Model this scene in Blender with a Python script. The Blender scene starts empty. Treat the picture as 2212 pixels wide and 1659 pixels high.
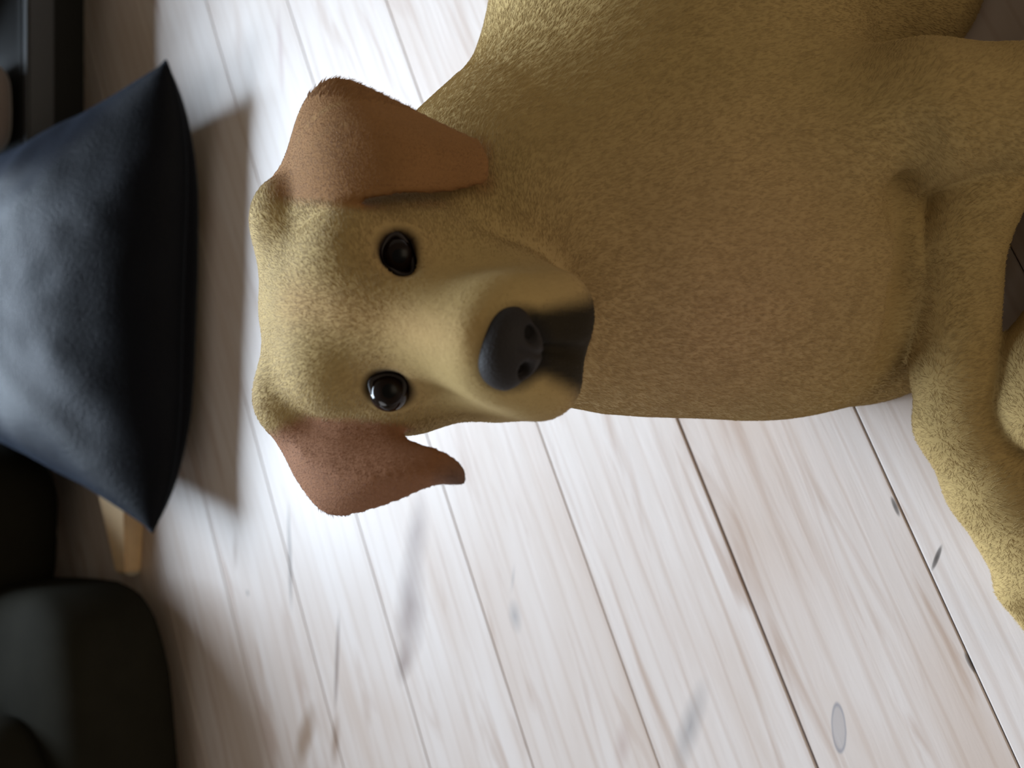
import bpy, bmesh, math, random
import numpy as np
from mathutils import Vector, Matrix, noise as mnoise

# ------------------------------------------------------------------ camera
TH = math.radians(50.5)            # the camera looks this far below the horizontal
CAM_H = 0.82
FPX = 2000.0                       # focal length in pixels of a 2212 px wide frame
cam_loc = Vector((0, 0, CAM_H))
R_ = Vector((1, 0, 0))
U_ = Vector((0, math.sin(TH), math.cos(TH)))
F_ = Vector((0, math.cos(TH), -math.sin(TH)))
scn = bpy.context.scene
cd = bpy.data.cameras.new('camera')
cam = bpy.data.objects.new('camera', cd)
scn.collection.objects.link(cam)
m3 = Matrix((-U_, R_, -F_)).transposed()      # the phone was held turned by 90 degrees
cam.matrix_world = Matrix.Translation(cam_loc) @ m3.to_4x4()
cd.sensor_width = 36.0
cd.lens = FPX / 2212.0 * 36.0
cd.clip_start = 0.02
cd.dof.use_dof = True
cd.dof.focus_distance = 0.66
cd.dof.aperture_fstop = 5.0
scn.camera = cam

# ------------------------------------------------------------------ view + light
vs = scn.view_settings
vs.view_transform = 'Standard'; vs.look = 'None'; vs.gamma = 1.0
vs.use_curve_mapping = False
vs.exposure = 0.0
world = bpy.data.worlds.new('room_air'); scn.world = world
world.use_nodes = True
bg = world.node_tree.nodes['Background']
bg.inputs['Color'].default_value = (1.0, 0.88, 0.70, 1)
bg.inputs['Strength'].default_value = 0.155

def area(name, loc, target, sx, sy, power, col):
    ld = bpy.data.lights.new(name, 'AREA'); ld.shape = 'RECTANGLE'
    ld.size = sx; ld.size_y = sy; ld.energy = power; ld.color = col
    o = bpy.data.objects.new(name, ld); scn.collection.objects.link(o)
    o.location = loc
    d = (Vector(target) - Vector(loc)).normalized()
    o.rotation_euler = d.to_track_quat('-Z', 'Y').to_euler()
    return o
area('window_daylight', (0.0, 6.02, 2.95), (0.0, 0.5, 0.1), 5.2, 2.4, 1240, (0.71, 0.85, 1.0))
area('side_window_daylight', (-2.75, 1.3, 1.6), (0.0, 0.7, 0.1), 1.4, 1.4, 14, (0.95, 0.97, 1.0))

area('front_fill', (0.5, -2.0, 1.1), (0.1, 0.4, 0.2), 1.6, 1.2, 11, (1.0, 0.84, 0.62))  # added warm fill behind the camera to lift the dog's chest, no visible source

# ------------------------------------------------------------------ helpers
def P(x, y, D):
    """the point seen at photo pixel (x, y) at distance D along the view axis"""
    return cam_loc + float(D) * (F_ + R_ * ((829.5 - y) / FPX) - U_ * ((x - 1106) / FPX))
def G(x, y, z=0.0):
    d = F_ + R_ * ((829.5 - y) / FPX) - U_ * ((x - 1106) / FPX)
    return cam_loc + d * ((z - CAM_H) / d.z)

def link(name, me, mat=None, parent=None):
    o = bpy.data.objects.new(name, me); scn.collection.objects.link(o)
    if mat: me.materials.append(mat)
    if parent: o.parent = parent
    return o
def empty(name, loc, label, cat, group=None):
    o = bpy.data.objects.new(name, None); scn.collection.objects.link(o)
    o.location = loc; o['label'] = label; o['category'] = cat
    o.empty_display_size = 0.05
    if group: o['group'] = group
    bpy.context.view_layer.update()
    return o
def child(name, me, mat, parent):
    """mesh given in world coordinates, parented to the thing"""
    o = link(name, me, mat, parent)
    o.matrix_parent_inverse = Matrix.Translation(parent.matrix_world.translation if parent.type == 'EMPTY' else Vector()).inverted()
    return o
def mesh(name, v, f, smooth=True):
    me = bpy.data.meshes.new(name)
    me.from_pydata([tuple(p) for p in v], [], [tuple(q) for q in f])
    me.validate(); me.update()
    if smooth:
        me.polygons.foreach_set('use_smooth', [True] * len(me.polygons))
    return me
def bm_mesh(name, bm, smooth=True):
    me = bpy.data.meshes.new(name); bm.normal_update(); bm.to_mesh(me); bm.free()
    if smooth: me.polygons.foreach_set('use_smooth', [True] * len(me.polygons))
    return me

class NT:
    def __init__(s, mat):
        mat.use_nodes = True; s.t = mat.node_tree; s.b = s.t.nodes['Principled BSDF']
    def n(s, typ, **kw):
        nd = s.t.nodes.new(typ)
        for k, v in kw.items():
            if k.startswith('i_'):
                nd.inputs[k[2:].replace('_', ' ')].default_value = v
            else: setattr(nd, k, v)
        return nd
    def l(s, a, b): s.t.links.new(a, b)
    def math(s, op, a, b=None, c=None, clamp=False):
        nd = s.t.nodes.new('ShaderNodeMath'); nd.operation = op; nd.use_clamp = clamp
        for i, q in enumerate((a, b, c)):
            if q is None: continue
            if isinstance(q, (int, float)): nd.inputs[i].default_value = q
            else: s.l(q, nd.inputs[i])
        return nd.outputs[0]
    def mix(s, fac, a, b, mode='MIX'):
        nd = s.t.nodes.new('ShaderNodeMix'); nd.data_type = 'RGBA'; nd.blend_type = mode
        for i, q in ((0, fac), (6, a), (7, b)):
            if isinstance(q, (int, float)): nd.inputs[i].default_value = q
            elif isinstance(q, tuple): nd.inputs[i].default_value = (*q, 1) if len(q) == 3 else q
            else: s.l(q, nd.inputs[i])
        return nd.outputs[2]
    def ramp(s, fac, stops):
        nd = s.t.nodes.new('ShaderNodeValToRGB'); cr = nd.color_ramp
        while len(cr.elements) < len(stops): cr.elements.new(0.5)
        for e, (p, c) in zip(cr.elements, stops):
            e.position = p; e.color = (c, c, c, 1) if isinstance(c, (int, float)) else (*c, 1)
        s.l(fac, nd.inputs[0]); return nd.outputs[0]

def fabric(name, col, rough=0.9, sheen=0.3, sheen_col=(1, 1, 1), bump=0.15, scale=400, var=0.25, spec=0.2):
    m = bpy.data.materials.new(name); t = NT(m)
    tc = t.n('ShaderNodeTexCoord')
    n1 = t.n('ShaderNodeTexNoise', i_Scale=scale, i_Detail=4.0); t.l(tc.outputs['Object'], n1.inputs['Vector'])
    n2 = t.n('ShaderNodeTexNoise', i_Scale=9.0, i_Detail=5.0); t.l(tc.outputs['Object'], n2.inputs['Vector'])
    k = t.math('MULTIPLY_ADD', n2.outputs['Fac'], var * 2, 1 - var)
    c = t.mix(1.0, col, k, 'MULTIPLY')
    t.l(c, t.b.inputs['Base Color'])
    t.b.inputs['Roughness'].default_value = rough
    t.b.inputs['Sheen Weight'].default_value = sheen
    t.b.inputs['Sheen Tint'].default_value = (*sheen_col, 1)
    t.b.inputs['Sheen Roughness'].default_value = 0.4
    t.b.inputs['Specular IOR Level'].default_value = spec
    b = t.n('ShaderNodeBump', i_Strength=bump, i_Distance=0.002); t.l(n1.outputs['Fac'], b.inputs['Height'])
    t.l(b.outputs[0], t.b.inputs['Normal'])
    return m
def plain(name, col, rough=0.5, spec=0.5, noise=0.1, scale=30, coat=0.0):
    m = bpy.data.materials.new(name); t = NT(m)
    tc = t.n('ShaderNodeTexCoord')
    n2 = t.n('ShaderNodeTexNoise', i_Scale=float(scale), i_Detail=4.0); t.l(tc.outputs['Object'], n2.inputs['Vector'])
    c = t.mix(1.0, col, t.math('MULTIPLY_ADD', n2.outputs['Fac'], noise * 2, 1 - noise), 'MULTIPLY')
    t.l(c, t.b.inputs['Base Color'])
    t.b.inputs['Roughness'].default_value = rough
    t.b.inputs['Specular IOR Level'].default_value = spec
    t.b.inputs['Coat Weight'].default_value = coat
    return m

# ------------------------------------------------------------------ floor
PA = math.radians(24.6)                        # plank direction against world X
pdir = Vector((math.cos(PA), math.sin(PA), 0)); pper = Vector((-math.sin(PA), math.cos(PA), 0))
seam_s = sorted([G(x, y).dot(pper) for x, y in ((2200, 1654), (1765, 1654), (1424, 1654), (1151, 1654))])
PW = (seam_s[-1] - seam_s[0]) / 3.0
S0 = seam_s[-1]
print('plank width', PW, seam_s)

def floor_material():
    m = bpy.data.materials.new('varnished_pine_boards'); t = NT(m)
    tc = t.n('ShaderNodeTexCoord')
    at = t.n('ShaderNodeAttribute', attribute_name='board')     # per-board random
    geo = tc.outputs['Object']
    # board space: u along the board, v across
    mp = t.n('ShaderNodeMapping'); mp.inputs['Rotation'].default_value = (0, 0, -PA); t.l(geo, mp.inputs['Vector'])
    cmb = t.n('ShaderNodeCombineXYZ'); t.l(t.math('MULTIPLY', at.outputs['Fac'], 37.0), cmb.inputs[2])
    add = t.n('ShaderNodeVectorMath', operation='ADD'); t.l(mp.outputs[0], add.inputs[0]); t.l(cmb.outputs[0], add.inputs[1])
    bs = add.outputs[0]
    def scaled(sx, sy):
        q = t.n('ShaderNodeMapping'); q.inputs['Scale'].default_value = (sx, sy, 1); t.l(bs, q.inputs['Vector']); return q.outputs[0]
    big = t.n('ShaderNodeTexNoise', i_Scale=1.0, i_Detail=3.0, i_Distortion=0.6); t.l(scaled(2.2, 9), big.inputs['Vector'])
    fine = t.n('ShaderNodeTexNoise', i_Scale=1.0, i_Detail=8.0, i_Roughness=0.65, i_Distortion=0.4); t.l(scaled(7, 95), fine.inputs['Vector'])
    streak = t.n('ShaderNodeTexNoise', i_Scale=1.0, i_Detail=5.0, i_Distortion=1.2); t.l(scaled(3.0, 34), streak.inputs['Vector'])
    wave = t.n('ShaderNodeTexWave', i_Scale=1.0, i_Distortion=7.0, i_Detail=3.0, bands_direction='Y'); wave.inputs['Detail Scale'].default_value = 0.8
    t.l(scaled(1.2, 13), wave.inputs['Vector'])
    base = t.mix(at.outputs['Fac'], (0.61, 0.52, 0.47), (0.65, 0.565, 0.52))
    c = t.mix(t.math('MULTIPLY', t.ramp(big.outputs['Fac'], [(0.40, 0.0), (0.72, 1.0)]), 0.45), base, (0.40, 0.25, 0.155))
    c = t.mix(t.math('MULTIPLY', t.ramp(streak.outputs['Fac'], [(0.57, 0.0), (0.70, 1.0)]), 0.55), c, (0.34, 0.20, 0.125))
    c = t.mix(t.math('MULTIPLY', t.ramp(wave.outputs['Color'], [(0.0, 1.0), (0.14, 0.0)]), 0.22), c, (0.36, 0.22, 0.14))
    c = t.mix(t.math('MULTIPLY', t.ramp(fine.outputs['Fac'], [(0.35, 1.0), (0.5, 0.0)]), 0.13), c, (0.42, 0.29, 0.2))
    # knots and cracks, each an ellipse of its own on a board: (point, along, across, colour, strength, turn)
    def mark(c, px, py, L, W, col, k, turn=None, ring=False, soft=0.35):
        g = G(px, py)
        q = t.n('ShaderNodeMapping', vector_type='TEXTURE')
        q.inputs['Location'].default_value = (g.x, g.y, 0)
        q.inputs['Rotation'].default_value = (0, 0, PA if turn is None else turn)
        q.inputs['Scale'].default_value = (L, W, 1)
        nz = t.n('ShaderNodeTexNoise', i_Scale=22.0, i_Detail=3.0); t.l(geo, nz.inputs['Vector'])
        sb = t.n('ShaderNodeVectorMath', operation='MULTIPLY_ADD'); t.l(nz.outputs['Color'], sb.inputs[0])
        a = 0.5 * W; sb.inputs[1].default_value = (a, a, 0); sb.inputs[2].default_value = (-a / 2, -a / 2, 0)
        ad = t.n('ShaderNodeVectorMath', operation='ADD'); t.l(sb.outputs[0], ad.inputs[0]); t.l(geo, ad.inputs[1])
        t.l(ad.outputs[0], q.inputs['Vector'])
        ln = t.n('ShaderNodeVectorMath', operation='LENGTH'); t.l(q.outputs[0], ln.inputs[0])
        if ring:
            f = t.ramp(ln.outputs['Value'], [(0.0, 0.45), (0.72, 0.5), (0.86, 1.0), (1.0, 0.0)])
        else:
            f = t.ramp(ln.outputs['Value'], [(0.0, 1.0), (1 - soft, 0.8), (1.0, 0.0)])
        return t.mix(t.math('MULTIPLY', f, k), c, col)
    def ang(x0, y0, x1, y1):
        d = G(x1, y1) - G(x0, y0); return math.atan2(d.y, d.x)
    br = (0.17, 0.095, 0.07); gy = (0.23, 0.205, 0.20); dk = (0.03, 0.018, 0.012)
    c = mark(c, 885, 1310, 0.095, 0.030, br, 0.85, ang(900, 1080, 875, 1440), soft=0.75)
    c = mark(c, 900, 1150, 0.060, 0.024, br, 0.75, ang(910, 1080, 895, 1240), soft=0.8)
    c = mark(c, 872, 1430, 0.035, 0.016, br, 0.7, ang(880, 1400, 868, 1460), soft=0.8)
    c = mark(c, 626, 1200, 0.085, 0.0045, (0.10, 0.055, 0.035), 0.85, ang(622, 1070, 630, 1350))
    c = mark(c, 728, 1430, 0.075, 0.0045, (0.13, 0.065, 0.04), 0.8, ang(732, 1320, 724, 1540))
    c = mark(c, 724, 1600, 0.045, 0.011, (0.24, 0.13, 0.07), 0.85, ang(728, 1540, 720, 1659), soft=0.7)
    c = mark(c, 660, 1590, 0.060, 0.020, (0.24, 0.13, 0.06), 0.85, ang(676, 1500, 640, 1659), soft=0.6)
    c = mark(c, 508, 1190, 0.035, 0.007, (0.25, 0.13, 0.06), 0.7, ang(508, 1130, 509, 1250), soft=0.7)
    c = mark(c, 1112, 1330, 0.022, 0.011, gy, 0.8, ang(1110, 1290, 1118, 1370), soft=0.9)
    c = mark(c, 1108, 1250, 0.020, 0.0025, gy, 0.6, ang(1112, 1215, 1103, 1290), soft=0.8)
    c = mark(c, 1812, 1572, 0.024, 0.0068, (0.17, 0.17, 0.20), 0.75, ang(1808, 1510, 1814, 1630), ring=True)
    c = mark(c, 2024, 1205, 0.013, 0.0022, dk, 0.95, ang(2030, 1185, 2014, 1228))
    c = mark(c, 1492, 1570, 0.060, 0.014, gy, 0.75, ang(1515, 1500, 1465, 1659), soft=0.85)
    c = mark(c, 1345, 1610, 0.030, 0.012, (0.35, 0.22, 0.18), 0.5, ang(1350, 1560, 1340, 1659), soft=0.8)
    c = mark(c, 535, 1281, 0.006, 0.003, dk, 0.7)
    c = mark(c, 1934, 1094, 0.010, 0.0022, dk, 0.9, ang(1925, 1075, 1940, 1112))
    c = mark(c, 2095, 1432, 0.010, 0.0022, dk, 0.8, ang(2085, 1415, 2103, 1450))
    c = mark(c, 606, 110, 0.075, 0.008, (0.30, 0.15, 0.12), 0.8, ang(600, 0, 612, 220), soft=0.8)
    c = mark(c, 515, 90, 0.060, 0.012, (0.34, 0.18, 0.10), 0.5, ang(505, 0, 520, 180), soft=0.9)
    t.l(c, t.b.inputs['Base Color'])
    rgh = t.math('MULTIPLY_ADD', fine.outputs['Fac'], 0.12, 0.44)
    t.l(rgh, t.b.inputs['Roughness'])
    t.b.inputs['IOR'].default_value = 1.55
    t.b.inputs['Specular IOR Level'].default_value = 0.5
    t.b.inputs['Coat Weight'].default_value = 0.35
    t.b.inputs['Coat Roughness'].default_value = 0.45
    t.b.inputs['Coat IOR'].default_value = 1.6
    bp = t.n('ShaderNodeBump', i_Strength=0.25, i_Distance=0.0012)
    t.l(t.math('ADD', fine.outputs['Fac'], streak.outputs['Fac']), bp.inputs['Height'])
    t.l(bp.outputs[0], t.b.inputs['Normal'])
    t.l(bp.outputs[0], t.b.inputs['Coat Normal'])
    return m

def build_floor():
    rnd = random.Random(4)
    bm = bmesh.new(); lay = bm.faces.layers.float.new('board')
    vals = []
    def box(u0, u1, s0, s1, z0, z1, val):
        ch = 0.0009
        ring = lambda e, z: [bm.verts.new(pdir * u + pper * s + Vector((0, 0, z))) for u, s in
                             ((u0 + e, s0 + e), (u1 - e, s0 + e), (u1 - e, s1 - e), (u0 + e, s1 - e))]
        a = ring(0, z0); b = ring(0, z1 - ch); c = ring(ch, z1)
        fs = [bm.faces.new(c)]
        for p, q in ((a, b), (b, c)):
            for i in range(4): fs.append(bm.faces.new((p[i], p[(i + 1) % 4], q[(i + 1) % 4], q[i])))
        for f in fs: f[lay] = val
    gaps = {0: 0.0026, -1: 0.0012, -2: 0.0030, -3: 0.0022, 1: 0.0009, 2: 0.0011, 3: 0.0014, 4: 0.0022}
    k0, k1 = -22, 52
    for k in range(k0, k1):
        s0 = S0 + k * PW; s1 = s0 + PW
        g = gaps.get(k, 0.0014)
        # gap widths differ from seam to seam, as between old boards
        lo = s0 + {0: 0.0003, 1: 0.0003, -1: 0.0003, -2: 0.0013, -3: 0.0006}.get(k, 0.0004)
        hi = s1 - {-1: 0.0003, 0: 0.0003, -2: 0.0003, -3: 0.0013, -4: 0.0006}.get(k, 0.0004)
        cuts = [-6.0, 8.0] if -4 <= k <= 4 else [-6.0, rnd.uniform(-1.5, 2.5), 8.0]
        for a, b in zip(cuts[:-1], cuts[1:]):
            box(a + 0.0005, b - 0.0005, lo, hi, -0.02, 0.0, rnd.random())
    # dark subfloor under the gaps
    me = bpy.data.meshes.new('floor'); bm.to_mesh(me); bm.free()
    o = link('floor', me, floor_material()); o['kind'] = 'structure'
    me2 = mesh('floor', [(-5, -3, -0.022), (6, -3, -0.022), (6, 6.2, -0.022), (-5, 6.2, -0.022), (-5, -3, -0.06), (6, -3, -0.06), (6, 6.2, -0.06), (-5, 6.2, -0.06)],
               [(0, 1, 2, 3), (7, 6, 5, 4), (0, 4, 5, 1), (1, 5, 6, 2), (2, 6, 7, 3), (3, 7, 4, 0)], False)
    o2 = link('subfloor', me2, plain('dark_subfloor', (0.02, 0.013, 0.01), 0.9), o)
build_floor()

# ------------------------------------------------------------------ back wall with its window
def cuboid(bm, lo, hi):
    vs_ = [bm.verts.new((x, y, z)) for x in (lo[0], hi[0]) for y in (lo[1], hi[1]) for z in (lo[2], hi[2])]
    for f in ((0, 1, 3, 2), (4, 6, 7, 5), (0, 4, 5, 1), (2, 3, 7, 6), (0, 2, 6, 4), (1, 5, 7, 3)):
        bm.faces.new([vs_[i] for i in f])
wall_mat = plain('wall_paint', (0.55, 0.5, 0.42), 0.8, 0.3, 0.04, 3)
bm = bmesh.new()
for lo, hi in (((-4.5, 6.05, 0), (5.0, 6.15, 1.7)), ((-4.5, 6.05, 1.7), (-2.7, 6.15, 4.6)), ((2.7, 6.05, 1.7), (5.0, 6.15, 4.6))):
    cuboid(bm, lo, hi)
o = link('wall_back', bm_mesh('wall_back', bm, False), wall_mat); o['kind'] = 'structure'
bm = bmesh.new()
for lo, hi in (((-2.7, 6.05, 1.7), (2.7, 6.15, 1.78)), ((-2.7, 6.05, 1.78), (-2.62, 6.15, 4.6)), ((2.62, 6.05, 1.78), (2.7, 6.15, 4.6)),
               ((-0.04, 6.05, 1.78), (0.04, 6.15, 4.6))):
    cuboid(bm, lo, hi)
o = link('window_1', bm_mesh('window_1', bm, False), plain('white_window_paint', (0.8, 0.8, 0.78), 0.5)); o['kind'] = 'structure'

# ------------------------------------------------------------------ dark floor cushion
def superpillow(W, L, H, n=64, pinch=0.10, expo=0.42, lift=0.0, wr=0.0, seed=1, flat=0.7):
    """square cushion: two skins meeting in a seam; corners drawn out to points"""
    V, Fc = [], []
    idx = {}
    for side in (0, 1):
        for i in range(n + 1):
            for j in range(n + 1):
                s = -math.cos(math.pi * i / n); t = -math.cos(math.pi * j / n)
                edge = i in (0, n) or j in (0, n)
                if edge and side == 1: idx[(1, i, j)] = idx[(0, i, j)]; continue
                x = s * W * (1 - pinch * (1 - t * t)); y = t * L * (1 - pinch * (1 - s * s))
                q = max(0.0, (1 - s * s) * (1 - t * t))
                h = H * q ** expo
                c = (s * s * t * t) ** 2
                z = lift * c
                w = 0.0
                if not edge:
                    w = wr * (mnoise.noise((x * 9 + seed, y * 9, side * 5.0)) + 0.6 * mnoise.noise((x * 22, y * 22 + seed, side * 3.0))) * q ** 0.3
                    r = abs(s * t)
                    w += wr * 1.2 * math.sin(18 * math.atan2(abs(y), abs(x) + 1e-6)) * r * q ** 0.25
                if side == 0: z += h + w
                else: z -= h * flat + w * 0.4
                idx[(side, i, j)] = len(V); V.append(Vector((x, y, z)))
    for side in (0, 1):
        for i in range(n):
            for j in range(n):
                q = [idx[(side, i, j)], idx[(side, i + 1, j)], idx[(side, i + 1, j + 1)], idx[(side, i, j + 1)]]
                Fc.append(q if side == 0 else q[::-1])
    return V, Fc, idx, n
def tube_mesh(name, pts, rad, closed=False, seg=8):
    V, Fc = [], []
    n = len(pts)
    for i in range(n):
        a = pts[i - 1] if (i > 0 or closed) else pts[i]; b = pts[(i + 1) % n] if (i < n - 1 or closed) else pts[i]
        tdir = (b - a).normalized(); ref = Vector((0, 0, 1)) if abs(tdir.z) < 0.9 else Vector((1, 0, 0))
        e1 = tdir.cross(ref).normalized(); e2 = e1.cross(tdir)
        r = rad[i] if isinstance(rad, (list, tuple)) else rad
        for k in range(seg):
            q = 2 * math.pi * k / seg
            V.append(pts[i] + e1 * (r * math.cos(q)) + e2 * (r * math.sin(q)))
    m_ = n if closed else n - 1
    for i in range(m_):
        for k in range(seg):
            Fc.append((i * seg + k, i * seg + (k + 1) % seg, ((i + 1) % n) * seg + (k + 1) % seg, ((i + 1) % n) * seg + k))
    if not closed:
        Fc.append(tuple(range(seg))[::-1]); Fc.append(tuple((n - 1) * seg + k for k in range(seg)))
    return mesh(name, V, Fc)

cush_mat = fabric('navy_velvet', (0.0028, 0.0032, 0.0055), 0.50, 0.12, (0.40, 0.50, 0.72), 0.8, 260, 0.5, 0.09)
CC = Vector((0.150, 1.69, 0.0))
cush = empty('floor_cushion', CC, 'large dark navy velvet floor cushion with pointed corners lying behind the dog', 'cushion')
V, Fc, idx, n = superpillow(0.352, 0.40, 0.140, n=72, pinch=0.05, expo=0.44, lift=0.0, wr=0.005, seed=3, flat=0.85)
def cdef(p):
    x, y, z = p
    z0 = 0.088
    z = z0 + z
    # front edge bows towards the floor between the two corners
    s = x / 0.355; t = y / 0.40
    if t < 0: z -= 0.045 * (1 - abs(s) ** 4) * (t * t)
    y -= 0.02 * (1 - min(1, s ** 4)) * (t < 0) * t * t
    # the far end is narrower
    x *= 1 - 0.34 * (max(0.0, t + 1) / 2) ** 0.8
    z = max(z, 0.001 + 0.002 * abs(s))
    return CC + Matrix.Rotation(-0.055, 3, 'Z') @ Vector((x, y, z))
V = [cdef(p) for p in V]
child('cover', mesh('cover', V, Fc), cush_mat, cush)
ring = [idx[(0, i, 0)] for i in range(n)] + [idx[(0, n, j)] for j in range(n)] + [idx[(0, i, n)] for i in range(n, 0, -1)] + [idx[(0, 0, j)] for j in range(n, 0, -1)]
child('seam_piping', tube_mesh('seam_piping', [V[i] for i in ring], 0.0025, True, 6), fabric('navy_piping', (0.003, 0.0035, 0.006), 0.85, 0.2, (0.4, 0.5, 0.7)), cush)

# ------------------------------------------------------------------ tapered wooden piece behind the cushion
g0 = G(262, 1060, 0.02); g1 = G(270, 1236, 0.02)
wz = empty('wooden_leg', (g0.x, g0.y, 0), 'short tan tapered wooden leg lying on the floor behind the dark cushion', 'furniture leg')
def tapered_leg(a, b, wa, wb, h):
    bm = bmesh.new(); d = (b - a).normalized(); s = Vector((-d.y, d.x, 0)).normalized(); vv = []
    n_ = 6
    for i in range(n_ + 1):
        k = i / n_; p = a.lerp(b, k); w = wa + (wb - wa) * k
        hh = h * (1 - 0.3 * k)
        vv.append([bm.verts.new(Vector((p.x, p.y, 0.0)) + s * (w / 2) * e + Vector((0, 0, z * hh))) for e, z in ((-1, 0), (1, 0), (1, 1), (-1, 1))])
    for i in range(n_):
        for j in range(4): bm.faces.new((vv[i][j], vv[i][(j + 1) % 4], vv[i + 1][(j + 1) % 4], vv[i + 1][j]))
    bm.faces.new(vv[0][::-1]); bm.faces.new(vv[-1])
    bmesh.ops.recalc_face_normals(bm, faces=bm.faces)
    bmesh.ops.bevel(bm, geom=[e for e in bm.edges if e.calc_face_angle(0) > 0.6], offset=0.003, segments=2, affect='EDGES')
    return bm_mesh('post', bm, False)
wood = plain('tan_wood', (0.78, 0.55, 0.32), 0.5, 0.4, 0.12, 60)
child('post', tapered_leg(g0, g1, 0.092, 0.036, 0.04), wood, wz)
tip_d = (g1 - g0).normalized()
child('foot_pad', tapered_leg(g1 + tip_d * -0.001, g1 + tip_d * 0.006, 0.032, 0.030, 0.028), plain('pale_felt', (0.7, 0.62, 0.5), 0.9), wz)

# ------------------------------------------------------------------ dark armchair at the left
def puff(c, r, rot=0.0, e=2.6, wr=0.004, seed=0, nu=48, nv=28):
    """a stuffed, rounded block (superellipsoid)"""
    V, Fc = [], []
    sg = lambda q, p: math.copysign(abs(q) ** p, q)
    p = 2.0 / e
    M = Matrix.Rotation(rot, 3, 'Z')
    for j in range(nv + 1):
        la = -math.pi / 2 + math.pi * j / nv
        for i in range(nu):
            lo = 2 * math.pi * i / nu
            d = Vector((sg(math.cos(la), p) * sg(math.cos(lo), p) * r[0], sg(math.cos(la), p) * sg(math.sin(lo), p) * r[1], sg(math.sin(la), p) * r[2]))
            w = wr * (mnoise.noise(d * 9 + Vector((seed, 0, 0))) + 0.5 * mnoise.noise(d * 25 + Vector((0, seed, 0))))
            d += d.normalized() * w
            V.append(Vector(c) + M @ d)
    for j in range(nv):
        for i in range(nu):
            Fc.append((j * nu + i, j * nu + (i + 1) % nu, (j + 1) * nu + (i + 1) % nu, (j + 1) * nu + i))
    return V, Fc
leather = plain('dark_olive_leather', (0.017, 0.0155, 0.011), 0.9, 0.03, 0.25, 18)
ach = empty('armchair', (-0.72, 1.85, 0), 'dark olive upholstered armchair with puffy cushions at the edge of the floor', 'armchair')
def add_puff(name, c, r, rot=0.0, e=2.8, seed=0, mat=leather):
    V, Fc = puff(c, r, rot, e, 0.005, seed)
    return child(name, mesh(name, V, Fc), mat, ach)
add_puff('base', (-0.74, 1.765, 0.105), (0.38, 0.46, 0.105), 0.14, 5.5, 1)
add_puff('front_roll', (-0.80, 1.47, 0.235), (0.30, 0.14, 0.085), 0.14, 2.4, 2)
add_puff('seat_cushion', (-0.75, 1.85, 0.30), (0.27, 0.36, 0.10), 0.10, 2.8, 3)
add_puff('armrest', (-0.268, 2.08, 0.16), (0.172, 0.40, 0.16), 0.0, 3.6, 4)
add_puff('armrest', (-1.14, 1.86, 0.26), (0.09, 0.40, 0.21), 0.10, 2.8, 5)
add_puff('backrest', (-0.80, 2.30, 0.60), (0.38, 0.13, 0.50), 0.10, 3.0, 6)

# ------------------------------------------------------------------ black low cabinet far right, taupe stool beside it
black = plain('black_lacquer', (0.006, 0.006, 0.006), 0.6, 0.3, 0.1)
def boxmesh(name, lo, hi, bev=0.004):
    bm = bmesh.new(); cuboid(bm, lo, hi)
    bmesh.ops.recalc_face_normals(bm, faces=bm.faces)
    bmesh.ops.bevel(bm, geom=list(bm.edges), offset=bev, segments=2, affect='EDGES')
    return bm_mesh(name, bm, False)
ben = empty('low_bench', (0.95, 1.83, 0), 'low black bench with a dark grey front rail standing behind the dark cushion', 'bench')
child('rail', boxmesh('rail', (0.36, 1.600, 0.100), (1.55, 1.62, 0.145)), plain('dark_grey_metal', (0.022, 0.022, 0.024), 0.5, 0.5, 0.1), ben)
child('top_board', boxmesh('top_board', (0.36, 1.62, 0.115), (1.55, 2.12, 0.145)), black, ben)
for x0 in (0.37, 0.93, 1.47):
    child('support', boxmesh('support', (x0, 1.63, 0.0), (x0 + 0.07, 2.04, 0.115)), black, ben)
child('back_panel', boxmesh('back_panel', (0.36, 1.70, 0.0), (1.55, 1.72, 0.115)), black, ben)
cab = empty('low_cabinet', (1.0, 1.97, 0.146), 'black cabinet standing on the low bench, right of the taupe box', 'cabinet')
child('carcass', boxmesh('carcass', (0.56, 1.86, 0.146), (1.55, 2.10, 0.36)), black, cab)
for x0, x1 in ((0.565, 1.06), (1.065, 1.54)):
    d_ = child('door', boxmesh('door', (x0, 1.842, 0.152), (x1, 1.8595, 0.35)), black, cab)
    h_ = link('handle', boxmesh('handle', (x1 - 0.05 if x0 < 1 else x0 + 0.03, 1.830, 0.22), (x1 - 0.035 if x0 < 1 else x0 + 0.045, 1.8422, 0.30), 0.002), plain('handle_grey', (0.05, 0.05, 0.05), 0.4), d_)
    h_.matrix_parent_inverse = d_.matrix_world.inverted() if False else Matrix.Identity(4)

st = empty('storage_box', (0.462, 1.722, 0.146), 'taupe rounded fabric box half hidden behind the dark cushion beside the black cabinet', 'storage box')
V, Fc = puff((0.462, 1.722, 0.227), (0.080, 0.11, 0.08), 0.0, 4.0, 0.002, 9)
taupe = fabric('taupe_fabric', (0.16, 0.125, 0.11), 0.9, 0.3)
child('body', mesh('body', V, Fc), taupe, st)
V, Fc = puff((0.462, 1.722, 0.317), (0.083, 0.113, 0.018), 0.0, 3.0, 0.002, 11)
child('lid', mesh('lid', V, Fc), fabric('taupe_lid', (0.19, 0.15, 0.14), 0.9, 0.3), st)

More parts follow.
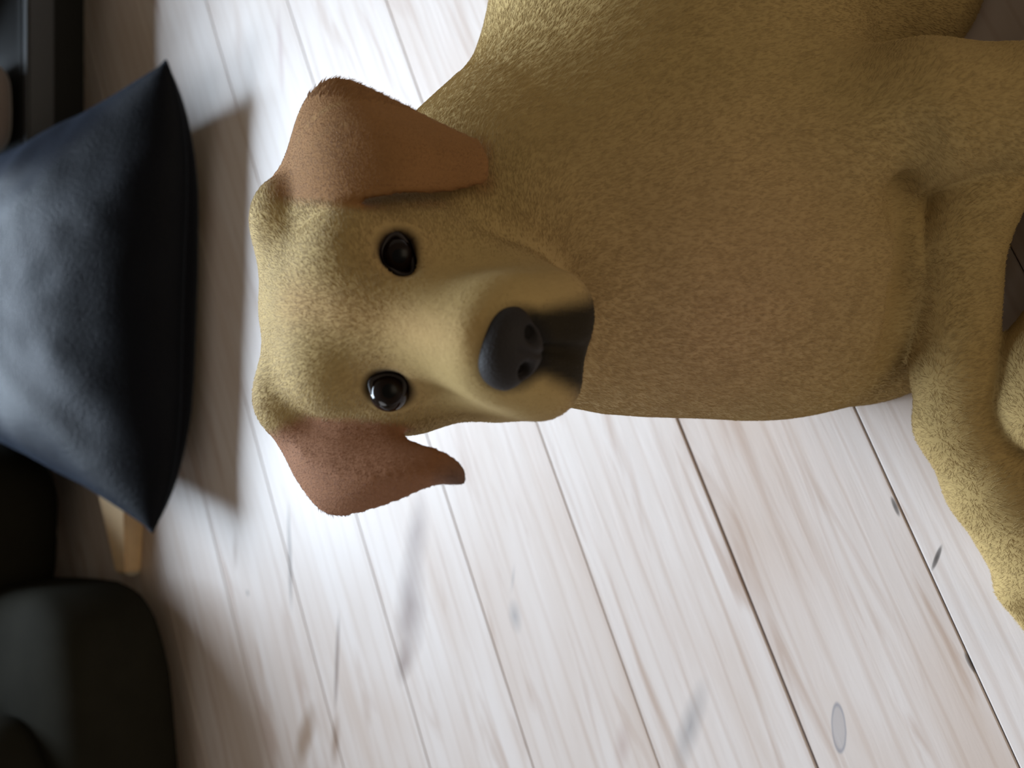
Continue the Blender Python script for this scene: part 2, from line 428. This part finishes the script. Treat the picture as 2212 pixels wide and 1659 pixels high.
# ------------------------------------------------------------------ the dog: one signed distance field, one continuous skin
H = 0.003
LO = np.array([-0.30, -0.06, 0.002]); HI = np.array([0.98, 0.78, 0.74])
N3 = np.ceil((HI - LO) / H).astype(int) + 1
ax = [LO[i] + H * np.arange(N3[i]) for i in range(3)]
ax = [a.astype(np.float32) for a in ax]
Fd = np.full(tuple(N3), 0.5, dtype=np.float32)
def region(lo, hi):
    sl = []
    for i in range(3):
        a = max(0, int((lo[i] - LO[i]) / H)); b = min(N3[i], int((hi[i] - LO[i]) / H) + 2)
        if b <= a: return None, None
        sl.append(slice(a, b))
    X = ax[0][sl[0]][:, None, None]; Y = ax[1][sl[1]][None, :, None]; Z = ax[2][sl[2]][None, None, :]
    return tuple(sl), (X, Y, Z)
def smin(a, b, k):
    h = np.maximum(k - np.abs(a - b), 0.0) / k
    return np.minimum(a, b) - h * h * k * 0.25
def smax(a, b, k):
    h = np.maximum(k - np.abs(a - b), 0.0) / k
    return np.maximum(a, b) + h * h * k * 0.25
def apply(sl, d, k, sub=False):
    if sub: Fd[sl] = smax(Fd[sl], -d, k)
    else: Fd[sl] = smin(Fd[sl], d, k)
def cone(a, b, ra, rb, k=0.03, sub=False):
    """round cone between two joints"""
    a = np.array(a); b = np.array(b); rm = max(ra, rb) + 2 * k + 0.01
    sl, g = region(np.minimum(a, b) - rm, np.maximum(a, b) + rm)
    if sl is None: return
    ba = b - a; bb = float(ba @ ba)
    px, py, pz = (g[i] - np.float32(a[i]) for i in range(3))
    t = np.clip((px * ba[0] + py * ba[1] + pz * ba[2]) / bb, 0, 1)
    d = np.sqrt((px - t * ba[0]) ** 2 + (py - t * ba[1]) ** 2 + (pz - t * ba[2]) ** 2) - (ra + (rb - ra) * t)
    apply(sl, d.astype(np.float32), k, sub)
def ell(c, rad, axes=None, k=0.03, sub=False):
    c = np.array(c); rad = np.array(rad, float); A = np.eye(3) if axes is None else np.array([list(v) for v in axes])
    rm = rad.max() + 2 * k + 0.01
    sl, g = region(c - rm, c + rm)
    if sl is None: return
    p = [g[i] - np.float32(c[i]) for i in range(3)]
    q = [sum(A[j][i] * p[i] for i in range(3)) for j in range(3)]
    k0 = np.sqrt(sum((q[j] / rad[j]) ** 2 for j in range(3)))
    k1 = np.sqrt(sum((q[j] / rad[j] ** 2) ** 2 for j in range(3))) + 1e-6
    apply(sl, (k0 * (k0 - 1) / k1).astype(np.float32), k, sub)
def tri_sheet(tris, r, k, kk=0.006):
    """thickened sheet of triangles, merged with the body"""
    allp = np.array([p for t in tris for p in t[:3]]); rm = 0.03 + k
    sl, g = region(allp.min(0) - rm, allp.max(0) + rm)
    D = None
    X, Y, Z = np.broadcast_arrays(*g)
    Pp = np.stack([X, Y, Z], -1).astype(np.float32)
    for A, B, C in tris:
        A, B, C = (np.array(q, dtype=np.float32) for q in (A, B, C))
        n_ = np.cross(B - A, C - A); nn = float(n_ @ n_)
        if nn < 1e-14: continue
        ins = None; dd = None
        for p0, p1 in ((A, B), (B, C), (C, A)):
            e = p1 - p0; v = Pp - p0
            s = (v @ np.cross(e, n_)) <= 0
            ins = s if ins is None else ins & s
            tt = np.clip((v @ e) / (e @ e), 0, 1)
            w = v - tt[..., None] * e
            q = (w * w).sum(-1); dd = q if dd is None else np.minimum(dd, q)
        pl = ((Pp - A) @ n_) ** 2 / nn
        d = np.sqrt(np.where(ins, pl, dd)) - r
        D = d if D is None else np.minimum(D, d)
    apply(sl, D, k)
def V3(v): return np.array([v.x, v.y, v.z])
def Pn(x, y, D): return V3(P(x, y, D))
def pr(px, D): return px * D / FPX

# --- torso, lying on its chest, the body running off to the right
cone(Pn(1365, 430, .765), Pn(1450, 255, .775), pr(400, .76), pr(385, .77), .05)
chain = [((1430, 250, .775), .150), ((0.42, 0.36, 0.155), .150), ((0.62, 0.34, 0.145), .135), ((0.80, 0.36, 0.135), .125)]
cone(Pn(*chain[0][0]), chain[1][0], chain[0][1], chain[1][1], .05)
cone(chain[1][0], chain[2][0], .150, .135, .05)
cone(chain[2][0], chain[3][0], .135, .125, .05)
cone(Pn(1370, 505, .76), Pn(1640, 560, .765), pr(372, .76), pr(318, .765), .05)      # forechest
cone(Pn(1640, 560, .765), Pn(1850, 620, .800), pr(318, .765), pr(252, .80), .05)
# --- neck
cone(Pn(830, 620, .675), Pn(1120, 500, .715), pr(215, .675), pr(290, .715), .05)
cone(Pn(1120, 500, .715), Pn(1345, 425, .755), pr(290, .715), pr(395, .755), .05)
cone(Pn(1120, 560, .69), Pn(1400, 560, .705), pr(235, .69), pr(270, .705), .06)       # throat
# --- left shoulder, upper arm, forearm, paw
cone(Pn(1600, 310, .68), Pn(1980, 245, .645), pr(165, .68), pr(140, .645), .03)
cone(Pn(1980, 245, .645), Pn(2330, 235, .645), pr(142, .645), pr(140, .645), .02)
cone(Pn(1900, -20, .78), (0.52, 0.26, 0.11), pr(210, .78), .10, .04)
cone(Pn(1956, 400, .650), Pn(1953, 620, .664), .008, .012, .010, True)
cone(Pn(1953, 620, .664), Pn(1950, 900, .685), .012, .018, .012, True)
cone(Pn(2150, 300, .665), Pn(2068, 520, .680), pr(112, .665), pr(94, .680), .006)
cone(Pn(2068, 520, .680), Pn(2062, 800, .690), pr(94, .680), pr(84, .690), .006)
cone(Pn(2062, 800, .690), Pn(2076, 915, .700), pr(84, .69), pr(90, .700), .01)
cone(Pn(2076, 915, .700), Pn(2150, 1050, .70), pr(90, .700), pr(96, .70), .01)
cone(Pn(2150, 1050, .70), Pn(2262, 1205, .695), pr(96, .70), pr(112, .695), .01)
for dx, dy in ((-62, 62), (-18, 30), (28, -4), (70, -40)):                                # toes
    cone(Pn(2260 + dx, 1215 + dy, .70), Pn(2350 + dx, 1330 + dy, .70), pr(42, .70), pr(38, .70), .012)
# --- hind leg folded forward, its paw in front of the forearm
cone((0.78, 0.22, 0.12), (0.52, 0.06, 0.10), .12, .075, .05)
cone((0.52, 0.06, 0.10), (0.70, 0.02, 0.05), .06, .04, .03)
cone((0.70, 0.02, 0.045), Pn(2420, 560, .662), .038, pr(105, .66), .02)
cone(Pn(2420, 560, .662), Pn(2285, 800, .665), pr(105, .66), pr(122, .665), .008)
cone(Pn(2285, 800, .665), Pn(2275, 868, .665), pr(122, .665), pr(120, .665), .008)
# --- tail
cone((0.84, 0.40, 0.12), (0.93, 0.52, 0.04), .045, .032, .03)
cone((0.93, 0.52, 0.04), (0.80, 0.66, 0.03), .032, .018, .02)

# --- head frame
S = Pn(770, 668, .625); NO = Pn(1118, 752, .462)
E1 = Pn(860, 550, .553); E2 = Pn(838, 845, .548)
mz = NO - S; ML = np.linalg.norm(mz); mz = mz / ML
lt = E1 - E2; lt -= mz * (lt @ mz); lt /= np.linalg.norm(lt)
up = np.cross(lt, mz); up /= np.linalg.norm(up)
if up[2] < 0: up = -up
print('head', ML, mz, lt, up)
def HP(a, l, d): return S + mz * a + lt * l + up * d
AX = (mz, lt, up)
for nm, e in (('E1', E1), ('E2', E2)): print(nm, (e - S) @ mz, (e - S) @ lt, (e - S) @ up)
ell(HP(-0.008, 0, -0.004), (.080, .073, .062), AX, .03)
ell(Pn(640, 470, .625), (.030, .030, .030), AX, .03)                                  # ear roots
ell(Pn(640, 862, .620), (.028, .028, .028), AX, .03)
ell(HP(0.035, 0.0, 0.004), (.060, .062, .050), AX, .03)                              # brow
for sgn in (-1, 1):
    ell(HP(0.035, sgn * .045, -.022), (.052, .030, .040), AX, .025)                  # cheeks
    ell(HP(0.040, sgn * .036, .034), (.026, .024, .018), AX, .02)                    # brow ridge
cone(HP(.060, 0, -.014), HP(.130, 0, -.030), .043, .033, .03)                        # muzzle
cone(HP(.070, 0, .010), HP(.145, 0, -.010), .022, .018, .02)                          # nose bridge
for sgn in (-1, 1):
    cone(HP(.085, sgn * .024, -.048), HP(.131, sgn * .019, -.058), .029, .024, .022) # flews
    cone(HP(.095, sgn * .030, -.068), HP(.128, sgn * .024, -.072), .020, .017, .02)
    cone(HP(.135, sgn * .010, -.030), HP(.133, sgn * .012, -.060), .022, .020, .02)
cone(HP(.02, 0, -.070), HP(.112, 0, -.082), .040, .022, .010)                        # lower jaw
ell(HP(.120, 0, -.083), (.016, .020, .012), AX, .010)
# eye sockets, furrow, philtrum, mouth line
OUT1 = [(838, 508), (860, 502), (882, 525), (896, 570), (892, 596), (862, 596), (832, 570), (822, 538)]
OUT2 = [(800, 818), (836, 806), (870, 814), (877, 834), (866, 862), (840, 886), (816, 868), (800, 842)]
def shrink(O, k):
    cx, cy = sum(q[0] for q in O) / 8, sum(q[1] for q in O) / 8
    return [(cx + (x - cx) * k, cy + (y - cy) * k) for x, y in O]
OUT1 = shrink(OUT1, .90); OUT2 = shrink(OUT2, .90)
for e, O in ((E1, OUT1), (E2, OUT2)):
    # an almond opening carved a little way into the skin
    De = (e - V3(cam_loc)) @ V3(F_)
    for x, y in O:
        cx, cy = sum(q[0] for q in O) / 8, sum(q[1] for q in O) / 8
        a = Pn(cx + (x - cx) * .62, cy + (y - cy) * .62, De - .02); b = Pn(cx + (x - cx) * .62, cy + (y - cy) * .62, De + .004)
        cone(a, b, .0062, .0052, .003, True)
cone(HP(.160, 0, -.040), HP(.156, 0, -.080), .0024, .003, .008, True)
# chest folds
cone(Pn(1790, 560, .595), Pn(1845, 640, .60), .006, .006, .03, True)
cone(Pn(1975, 640, .64), Pn(1880, 760, .63), .006, .005, .02, True)
cone(Pn(1880, 760, .63), Pn(1760, 830, .64), .004, .003, .02, True)
cone(Pn(1985, 330, .605), Pn(1968, 420, .635), .008, .008, .03, True)

# --- ears: drooping flaps
ear_a = [[(585, 466, .622), (575, 440, .640), (570, 420, .65)],
         [(650, 470, .588), (632, 405, .603), (622, 352, .625)],
         [(722, 438, .566), (697, 325, .580), (662, 234, .61)],
         [(800, 415, .558), (785, 295, .568), (726, 180, .60)],
         [(880, 404, .558), (872, 315, .564), (834, 220, .592)],
         [(962, 402, .572), (955, 340, .570), (934, 270, .59)],
         [(1042, 384, .582), (1042, 345, .582), (1026, 312, .592)]]
ear_b = [[(600, 868, .63), (596, 892, .64), (600, 908, .645)],
         [(662, 880, .61), (634, 945, .605), (620, 968, .62)],
         [(738, 900, .590), (697, 1005, .585), (660, 1046, .61)],
         [(810, 925, .580), (777, 1030, .57), (720, 1102, .60)],
         [(880, 962, .568), (866, 1020, .56), (832, 1078, .58)],
         [(945, 984, .560), (940, 1014, .556), (930, 1038, .565)],
         [(984, 1008, .559), (992, 1024, .558), (992, 1036, .56)]]
def refine(rows, nl=4, nw=3):
    """smooth surface through the rows of (x, y, D)"""
    A = np.array(rows, float)
    def cat(P4, t):
        p0, p1, p2, p3 = P4
        return 0.5 * (2 * p1 + (p2 - p0) * t + (2 * p0 - 5 * p1 + 4 * p2 - p3) * t * t + (3 * p1 - p0 - 3 * p2 + p3) * t ** 3)
    def along(B, n_):
        out = []
        for i in range(len(B) - 1):
            q = [B[max(i - 1, 0)], B[i], B[i + 1], B[min(i + 2, len(B) - 1)]]
            out += [cat(q, k / n_) for k in range(n_)]
        return np.array(out + [B[-1]])
    A = along(A, nl)
    A = np.swapaxes(along(np.swapaxes(A, 0, 1), nw), 0, 1)
    return [[tuple(p) for p in r] for r in A]
ear_a = refine(ear_a); ear_b = refine(ear_b)
for rows in (ear_a, ear_b):
    tr = []
    for r0, r1 in zip(rows[:-1], rows[1:]):
        for i in range(len(r0) - 1):
            a, b, c, d = Pn(*r0[i]), Pn(*r0[i + 1]), Pn(*r1[i + 1]), Pn(*r1[i])
            tr += [(a, b, c), (a, c, d)]
    tri_sheet(tr, 0.0038, 0.012 if rows is ear_b else 0.005)

# keep the skin above the boards
sl, g = region(LO, HI)
Fd = smax(Fd, (0.004 - g[2]) + np.zeros_like(Fd[:1, :1, :]), 0.006).astype(np.float32)

def surface_nets(F, lo, h):
    s = F < 0
    nx, ny, nz = F.shape
    cnt = np.zeros((nx - 1, ny - 1, nz - 1), np.uint8)
    for i in (0, 1):
        for j in (0, 1):
            for k in (0, 1):
                cnt += s[i:nx - 1 + i, j:ny - 1 + j, k:nz - 1 + k]
    act = np.argwhere((cnt > 0) & (cnt < 8)); del cnt
    vid = np.full((nx - 1, ny - 1, nz - 1), -1, np.int32)
    vid[act[:, 0], act[:, 1], act[:, 2]] = np.arange(len(act))
    cor = {}
    for i in (0, 1):
        for j in (0, 1):
            for k in (0, 1):
                cor[(i, j, k)] = F[act[:, 0] + i, act[:, 1] + j, act[:, 2] + k]
    acc = np.zeros((len(act), 3)); num = np.zeros(len(act))
    keys = list(cor)
    for a in keys:
        for axn in range(3):
            if a[axn]: continue
            b = list(a); b[axn] = 1; b = tuple(b)
            fa, fb = cor[a], cor[b]
            mk = (fa < 0) != (fb < 0)
            t = np.where(mk, fa / np.where(mk, fa - fb, 1), 0)
            p = np.array(a, float)[None, :] + np.zeros((len(act), 3)); p[:, axn] += t
            acc[mk] += p[mk]; num[mk] += 1
    verts = lo + h * (act + acc / num[:, None])
    faces = []
    for axn in range(3):
        sa = [slice(None)] * 3; sb = [slice(None)] * 3
        sa[axn] = slice(0, -1); sb[axn] = slice(1, None)
        A = s[tuple(sa)]; B = s[tuple(sb)]
        e = np.argwhere(A != B)
        o1, o2 = (axn + 1) % 3, (axn + 2) % 3
        ok = (e[:, o1] > 0) & (e[:, o2] > 0) & (e[:, o1] < F.shape[o1] - 1) & (e[:, o2] < F.shape[o2] - 1)
        e = e[ok]
        def c(d1, d2):
            q = e.copy(); q[:, o1] -= d1; q[:, o2] -= d2; return vid[q[:, 0], q[:, 1], q[:, 2]]
        q = np.stack([c(1, 1), c(0, 1), c(0, 0), c(1, 0)], 1)
        flip = ~A[e[:, 0], e[:, 1], e[:, 2]]
        q[flip] = q[flip][:, ::-1]
        faces.append(q)
    return verts, np.concatenate(faces)
dv, df = surface_nets(Fd, LO, H)
print('dog verts', len(dv))
del Fd
def np_mesh(name, v, f):
    me = bpy.data.meshes.new(name)
    me.vertices.add(len(v)); me.vertices.foreach_set('co', np.asarray(v, np.float32).ravel())
    me.loops.add(len(f) * 4); me.loops.foreach_set('vertex_index', f.ravel().astype(np.int32))
    me.polygons.add(len(f)); me.polygons.foreach_set('loop_start', (np.arange(len(f)) * 4).astype(np.int32))
    me.polygons.foreach_set('loop_total', np.full(len(f), 4, np.int32))
    me.polygons.foreach_set('use_smooth', np.ones(len(f), bool))
    me.update(calc_edges=True); me.validate(); return me
# light smoothing of the skin
ed = np.unique(np.sort(np.concatenate([df[:, [0, 1]], df[:, [1, 2]], df[:, [2, 3]], df[:, [3, 0]]]), axis=1), axis=0)
def relax(v, w):
    a = np.zeros_like(v); c_ = np.zeros(len(v))
    for i in range(3):
        a[:, i] = np.bincount(ed[:, 0], v[ed[:, 1], i], len(v)) + np.bincount(ed[:, 1], v[ed[:, 0], i], len(v))
    c_ = np.bincount(ed[:, 0], minlength=len(v)) + np.bincount(ed[:, 1], minlength=len(v))
    return v + w * (a / c_[:, None] - v)
for _ in range(3):
    dv = relax(dv, 0.5); dv = relax(dv, -0.52)

# --- coat colours: real markings of the coat
def blob(p, c, r, soft=0.5):
    d = np.linalg.norm((p - np.array(c)), axis=1) / r
    return np.clip((1 - d) / soft, 0, 1)
hp = dv - S; ha = hp @ mz; hl = hp @ lt; hd = hp @ up
col = np.tile(np.array([0.405, 0.285, 0.118]), (len(dv), 1))
def paint(w, c):
    global col
    w = np.clip(w, 0, 1)[:, None]; col = col * (1 - w) + np.array(c) * w
def sst(e0, e1, x):
    t = np.clip((x - e0) / (e1 - e0), 0, 1); return t * t * (3 - 2 * t)
inhead = sst(.13, .10, np.abs(hl)) * sst(-.10, -.06, ha)
paint(blob(dv, Pn(1560, 700, .62), .17, .9) * .7, (0.46, 0.30, 0.17))               # pinkish chest
paint(np.exp(-((hl / .016) ** 2)) * sst(.0, .05, ha) * sst(.0, .02, hd + .02) * sst(.20, .12, ha) * .55, (0.47, 0.29, 0.12))   # stripe on the nose bridge
for e in (E1, E2):
    paint(blob(dv, e, .034, .8) * .45, (0.42, 0.26, 0.12))
    paint(blob(dv, e, .0185, .30) * .96, (0.025, 0.015, 0.010))
# dark lips and chin
inhead2 = sst(.19, .175, ha) * sst(-.115, -.10, hd)
wl = .016 + np.clip(-hd - .035, 0, .05) * .26
lipw = inhead2 * sst(.098, .128, ha) * sst(-.099, -.090, hd) * sst(-.012, -.032, hd) * sst(1.35, .75, np.abs(hl - .004) / wl)
paint(lipw * .96, (0.009, 0.008, 0.007))
paint(blob(dv, HP(.157, -.003, -.024), .027, .35), (0.012, 0.010, 0.009))
for sgn in (-1, 1):
    a = HP(.140, sgn * .010, -.084); b = HP(.118, sgn * .036, -.090)
    t = np.clip(((dv - a) @ (b - a)) / ((b - a) @ (b - a)), 0, 1)
    d = np.linalg.norm(dv - a - t[:, None] * (b - a), axis=1)
    paint(sst(.009, .002, d) * .85, (0.03, 0.022, 0.018))
# ears redder and darker
def near_rows(p, rows):
    pts = np.array([Pn(*q) for r in rows for q in r])
    m = np.full(len(p), 1.0)
    sel = np.linalg.norm(p - pts.mean(0), axis=1) < .2
    q = p[sel]; mm = np.full(len(q), 9.0)
    for c_ in pts: mm = np.minimum(mm, np.linalg.norm(q - c_, axis=1))
    m[sel] = mm; return m
def ear_px(p):
    r = p - np.array(V3(cam_loc)); D = r @ V3(F_)
    return 1106 - (r @ V3(U_)) / D * FPX, 829.5 - (r @ V3(R_)) / D * FPX, D
for rows, sgn, c_ in ((ear_a, 1, (0.27, 0.13, 0.05)), (ear_b, -1, (0.26, 0.115, 0.06))):
    m = near_rows(dv, rows)
    lim = sst(.056, .066, sgn * hl)
    base = sst(-.075, -.045, ha)
    paint(sst(.016, .008, m) * lim * .95, c_)
tipc = Pn(990, 1034, .558)
paint(blob(dv, tipc, .018, .8) * .6, (0.10, 0.08, 0.08))
dog_me = np_mesh('dog_body', dv, df)
ca = dog_me.color_attributes.new('coat', 'FLOAT_COLOR', 'POINT')
ca.data.foreach_set('color', np.concatenate([col, np.ones((len(col), 1))], 1).astype(np.float32).ravel())

def fur_material():
    m = bpy.data.materials.new('yellow_short_fur'); t = NT(m)
    at = t.n('ShaderNodeAttribute', attribute_name='coat'); tc = t.n('ShaderNodeTexCoord')
    n1 = t.n('ShaderNodeTexNoise', i_Scale=24.0, i_Detail=5.0); t.l(tc.outputs['Object'], n1.inputs['Vector'])
    mp = t.n('ShaderNodeMapping'); mp.inputs['Scale'].default_value = (420, 420, 110); t.l(tc.outputs['Object'], mp.inputs['Vector'])
    n2 = t.n('ShaderNodeTexNoise', i_Scale=1.0, i_Detail=4.0, i_Roughness=0.7, i_Distortion=0.5); t.l(mp.outputs[0], n2.inputs['Vector'])
    k = t.math('MULTIPLY_ADD', n1.outputs['Fac'], 0.30, 0.85)
    k2 = t.math('MULTIPLY', k, t.math('MULTIPLY_ADD', n2.outputs['Fac'], 0.24, 0.88))
    c = t.mix(1.0, at.outputs['Color'], k2, 'MULTIPLY')
    t.l(c, t.b.inputs['Base Color'])
    t.b.inputs['Roughness'].default_value = 0.75
    t.b.inputs['Specular IOR Level'].default_value = 0.06
    t.b.inputs['Sheen Weight'].default_value = 0.06
    t.b.inputs['Sheen Roughness'].default_value = 0.35
    t.b.inputs['Sheen Tint'].default_value = (1, .97, .9, 1)
    b = t.n('ShaderNodeBump', i_Strength=0.30, i_Distance=0.0012); t.l(n2.outputs['Fac'], b.inputs['Height'])
    b2 = t.n('ShaderNodeBump', i_Strength=0.25, i_Distance=0.004); t.l(n1.outputs['Fac'], b2.inputs['Height']); t.l(b.outputs[0], b2.inputs['Normal'])
    t.l(b2.outputs[0], t.b.inputs['Normal'])
    return m
dog = link('dog', dog_me, fur_material())
dog['label'] = 'yellow short-haired dog lying on the pale floorboards, head turned up, brown drooping ears'
dog['category'] = 'dog'
def dchild(name, me, mat, parent=dog):
    return link(name, me, mat, parent)

# --- short fur: combed hairs rooted on the skin
def build_fur(n_target=400000, seed=7):
    rg = np.random.default_rng(seed)
    q = df; a, b, c, d = (dv[q[:, i]] for i in range(4))
    cen = (a + b + c + d) / 4; nrm = np.cross(c - a, d - b); ar = np.linalg.norm(nrm, axis=1); nrm /= ar[:, None] + 1e-12; ar = ar / 2
    if ((cen - cen.mean(0)) * nrm).sum(1).mean() < 0: nrm = -nrm
    view = V3(cam_loc) - cen; view /= np.linalg.norm(view, axis=1)[:, None]
    fx, fy, fD = ear_px(cen)
    w = ar * np.where((nrm * view).sum(1) > -0.4, 1.0, .35) * (cen[:, 2] > .006) * (1 - .45 * sst(-150, -500, fy))
    hp_ = cen - S; a_, l_, d_ = hp_ @ mz, hp_ @ lt, hp_ @ up
    headm = (a_ > -.10) & (a_ < .19) & (np.abs(l_) < .13) & (d_ > -.10) & (d_ < .10)
    for e in (E1, E2): w = w * (np.linalg.norm(cen - e, axis=1) > .0185)
    nc = HP(.159, -.003, -.021); w = w * (np.linalg.norm(cen - nc, axis=1) > .023)
    w = w * (2.2 - 1.2 * sst(.10, .22, np.linalg.norm(cen - S, axis=1)))
    pick = rg.choice(len(w), size=n_target, p=w / w.sum())
    u, v = rg.random((2, n_target, 1))
    root = (a[pick] * (1 - u) + b[pick] * u) * (1 - v) + (d[pick] * (1 - u) + c[pick] * u) * v
    n_ = nrm[pick]; hm = headm[pick]; aa, dd_, ll = a_[pick], d_[pick], l_[pick]
    hw = sst(.17, .10, np.linalg.norm(root - S - mz * .03, axis=1))[:, None]
    flow = hw * (-mz * 1.0 - up * .25 + lt * (ll / .06 * .5)[:, None]) + (1 - hw) * np.array([0.25, -0.15, -1.0])
    flow = flow + rg.normal(0, .15, flow.shape)
    flow -= n_ * (flow * n_).sum(1)[:, None]; flow /= np.linalg.norm(flow, axis=1)[:, None] + 1e-9
    L = (.0040 + .0014 * sst(.10, .24, np.linalg.norm(root - S, axis=1))) * rg.uniform(.6, 1.25, n_target)
    L = L * (1 - .55 * sst(.06, .13, aa) * sst(.075, .055, np.linalg.norm(root - HP(.12, 0, -.03), axis=1)))
    cr = col[q[pick, 0]]; earm = hm & (cr[:, 1] < cr[:, 0] * .6); L = np.where(earm, .0022, L)
    cv = bpy.data.hair_curves.new('fur'); K = 4
    cv.add_curves([K] * n_target)
    pos = np.zeros((n_target, K, 3), np.float32)
    for k in range(K):
        t = k / (K - 1)
        pos[:, k] = root + flow * (L * t)[:, None] * .93 + n_ * (L * (.26 * t - .13 * t * t))[:, None] - n_ * .0002
    cv.points.foreach_set('position', pos.reshape(-1, 3).ravel())
    rad = np.tile(np.array([.00013, .00012, .00008, .00003], np.float32), n_target)
    at = cv.attributes.get('radius') or cv.attributes.new('radius', 'FLOAT', 'POINT')
    at.data.foreach_set('value', rad)
    cc = col[q[pick, 0]] * rg.uniform(.96, 1.12, (n_target, 1))
    ct = cv.attributes.new('coat', 'FLOAT_COLOR', 'CURVE')
    ct.data.foreach_set('color', np.concatenate([cc, np.ones((n_target, 1))], 1).astype(np.float32).ravel())
    m = bpy.data.materials.new('fur_hair'); t = NT(m)
    an = t.n('ShaderNodeAttribute', attribute_name='coat'); t.l(an.outputs['Color'], t.b.inputs['Base Color'])
    t.b.inputs['Roughness'].default_value = 0.65; t.b.inputs['Specular IOR Level'].default_value = 0.25
    cv.materials.append(m)
    o = bpy.data.objects.new('fur', cv); scn.collection.objects.link(o); o.parent = dog
    o['kind'] = 'stuff'
build_fur()

# --- eyes
eye_m = plain('dark_eye', (0.008, 0.004, 0.003), 0.12, 0.4, 0.1, 200, 0.0)
iris_m = plain('brown_iris', (0.010, 0.005, 0.003), 0.3, 0.15, 0.2, 300)
lid_m = plain('dark_eyelid', (0.018, 0.011, 0.009), 0.55, 0.4, 0.2, 200)
def ellipsoid(name, c, rad, axes, nu=36, nv=24):
    V, Fc = [], []
    for j in range(nv + 1):
        la = -math.pi / 2 + math.pi * j / nv
        for i in range(nu):
            lo = 2 * math.pi * i / nu
            q = (math.cos(la) * math.cos(lo) * rad[0], math.cos(la) * math.sin(lo) * rad[1], math.sin(la) * rad[2])
            V.append(np.array(c) + axes[0] * q[0] + axes[1] * q[1] + axes[2] * q[2])
    for j in range(nv):
        for i in range(nu): Fc.append((j * nu + i, j * nu + (i + 1) % nu, (j + 1) * nu + (i + 1) % nu, (j + 1) * nu + i))
    return mesh(name, V, Fc)
def eye(e, outline):
    ec = e + V3(F_) * 0.006
    look = V3(cam_loc) - ec; look /= np.linalg.norm(look)
    x_ = np.cross(look, (0, 0, 1.0)); x_ /= np.linalg.norm(x_); y_ = np.cross(x_, look)
    ball = dchild('eyeball', ellipsoid('eyeball', ec, (.0125, .0125, .0125), (x_, y_, look)), eye_m)
    # iris: a shallow brown disc dome on the ball, pupil in it
    def dome(name, r, out, mat):
        V, Fc = [], []; R0 = .0125 + out; n_, mm = 28, 5
        for j in range(mm + 1):
            a = math.asin(r / R0) * j / mm
            for i in range(n_):
                b = 2 * math.pi * i / n_
                V.append(ec + R0 * (math.cos(a) * look + math.sin(a) * (math.cos(b) * x_ + math.sin(b) * y_)))
        for j in range(mm):
            for i in range(n_): Fc.append((j * n_ + i, j * n_ + (i + 1) % n_, (j + 1) * n_ + (i + 1) % n_, (j + 1) * n_ + i))
        return dchild(name, mesh(name, V, Fc), mat, ball)
    dome('iris', .0078, .00015, iris_m); dome('pupil', .0042, .0003, plain('pupil_black', (0.002, 0.002, 0.002), 0.3, 0.15))
    # lid rim along the almond outline
    pts = []
    for x, y in outline:
        pts.append(Pn(x, y, (e - V3(cam_loc)) @ V3(F_) - 0.001))
    n_ = len(pts); sm = []
    for i in range(n_):
        p0, p1, p2, p3 = (pts[(i + q) % n_] for q in (-1, 0, 1, 2))
        for tt in (0, .25, .5, .75):
            sm.append(Vector(0.5 * ((2 * p1) + (-p0 + p2) * tt + (2 * p0 - 5 * p1 + 4 * p2 - p3) * tt ** 2 + (-p0 + 3 * p1 - 3 * p2 + p3) * tt ** 3)))
    dchild('eyelid', tube_mesh('eyelid', sm, .0018, True, 8), lid_m)
eye(E1, OUT1)
eye(E2, OUT2)

# --- nose leather
def nose():
    V, Fc = [], []
    c = HP(.159, -.003, -.021); nu, nv = 72, 48
    for j in range(nv + 1):
        la = -math.pi / 2 + math.pi * j / nv
        for i in range(nu):
            lo = 2 * math.pi * i / nu
            f_, l_, d_ = math.cos(la) * math.cos(lo), math.cos(la) * math.sin(lo), math.sin(la)
            wid = .0235 - .007 * max(0, -d_) ** 1.3
            q = [f_ * .0165, l_ * wid, d_ * .0200]
            # nostrils
            for sg in (-1, 1):
                dd = math.hypot((l_ * wid - sg * .0098) / .0052, (d_ * .0185 + .004) / .0048)
                if f_ > 0 and dd < 1.5: q[0] -= .009 * math.exp(-(dd * 1.15) ** 4)
                dd2 = math.hypot((l_ * wid - sg * .0185) / .004, (d_ * .0185 + .009) / .003)
                if f_ > 0: q[0] -= .003 * math.exp(-dd2 * dd2)
            if f_ > 0: q[0] -= .0018 * math.exp(-(l_ * wid / .0014) ** 2) * (1 if d_ < 0.2 else 0)
            V.append(c + mz * q[0] + lt * q[1] + up * q[2])
    for j in range(nv):
        for i in range(nu): Fc.append((j * nu + i, j * nu + (i + 1) % nu, (j + 1) * nu + (i + 1) % nu, (j + 1) * nu + i))
    me = mesh('nose', V, Fc)
    m = bpy.data.materials.new('nose_leather'); t = NT(m)
    tc = t.n('ShaderNodeTexCoord'); vo = t.n('ShaderNodeTexVoronoi', i_Scale=700.0); t.l(tc.outputs['Object'], vo.inputs['Vector'])
    t.b.inputs['Base Color'].default_value = (0.026, 0.022, 0.021, 1); t.b.inputs['Roughness'].default_value = 0.6; t.b.inputs['Specular IOR Level'].default_value = 0.15
    b = t.n('ShaderNodeBump', i_Strength=0.35, i_Distance=0.0006); t.l(vo.outputs['Distance'], b.inputs['Height']); t.l(b.outputs[0], t.b.inputs['Normal'])
    dchild('nose', me, m)
nose()
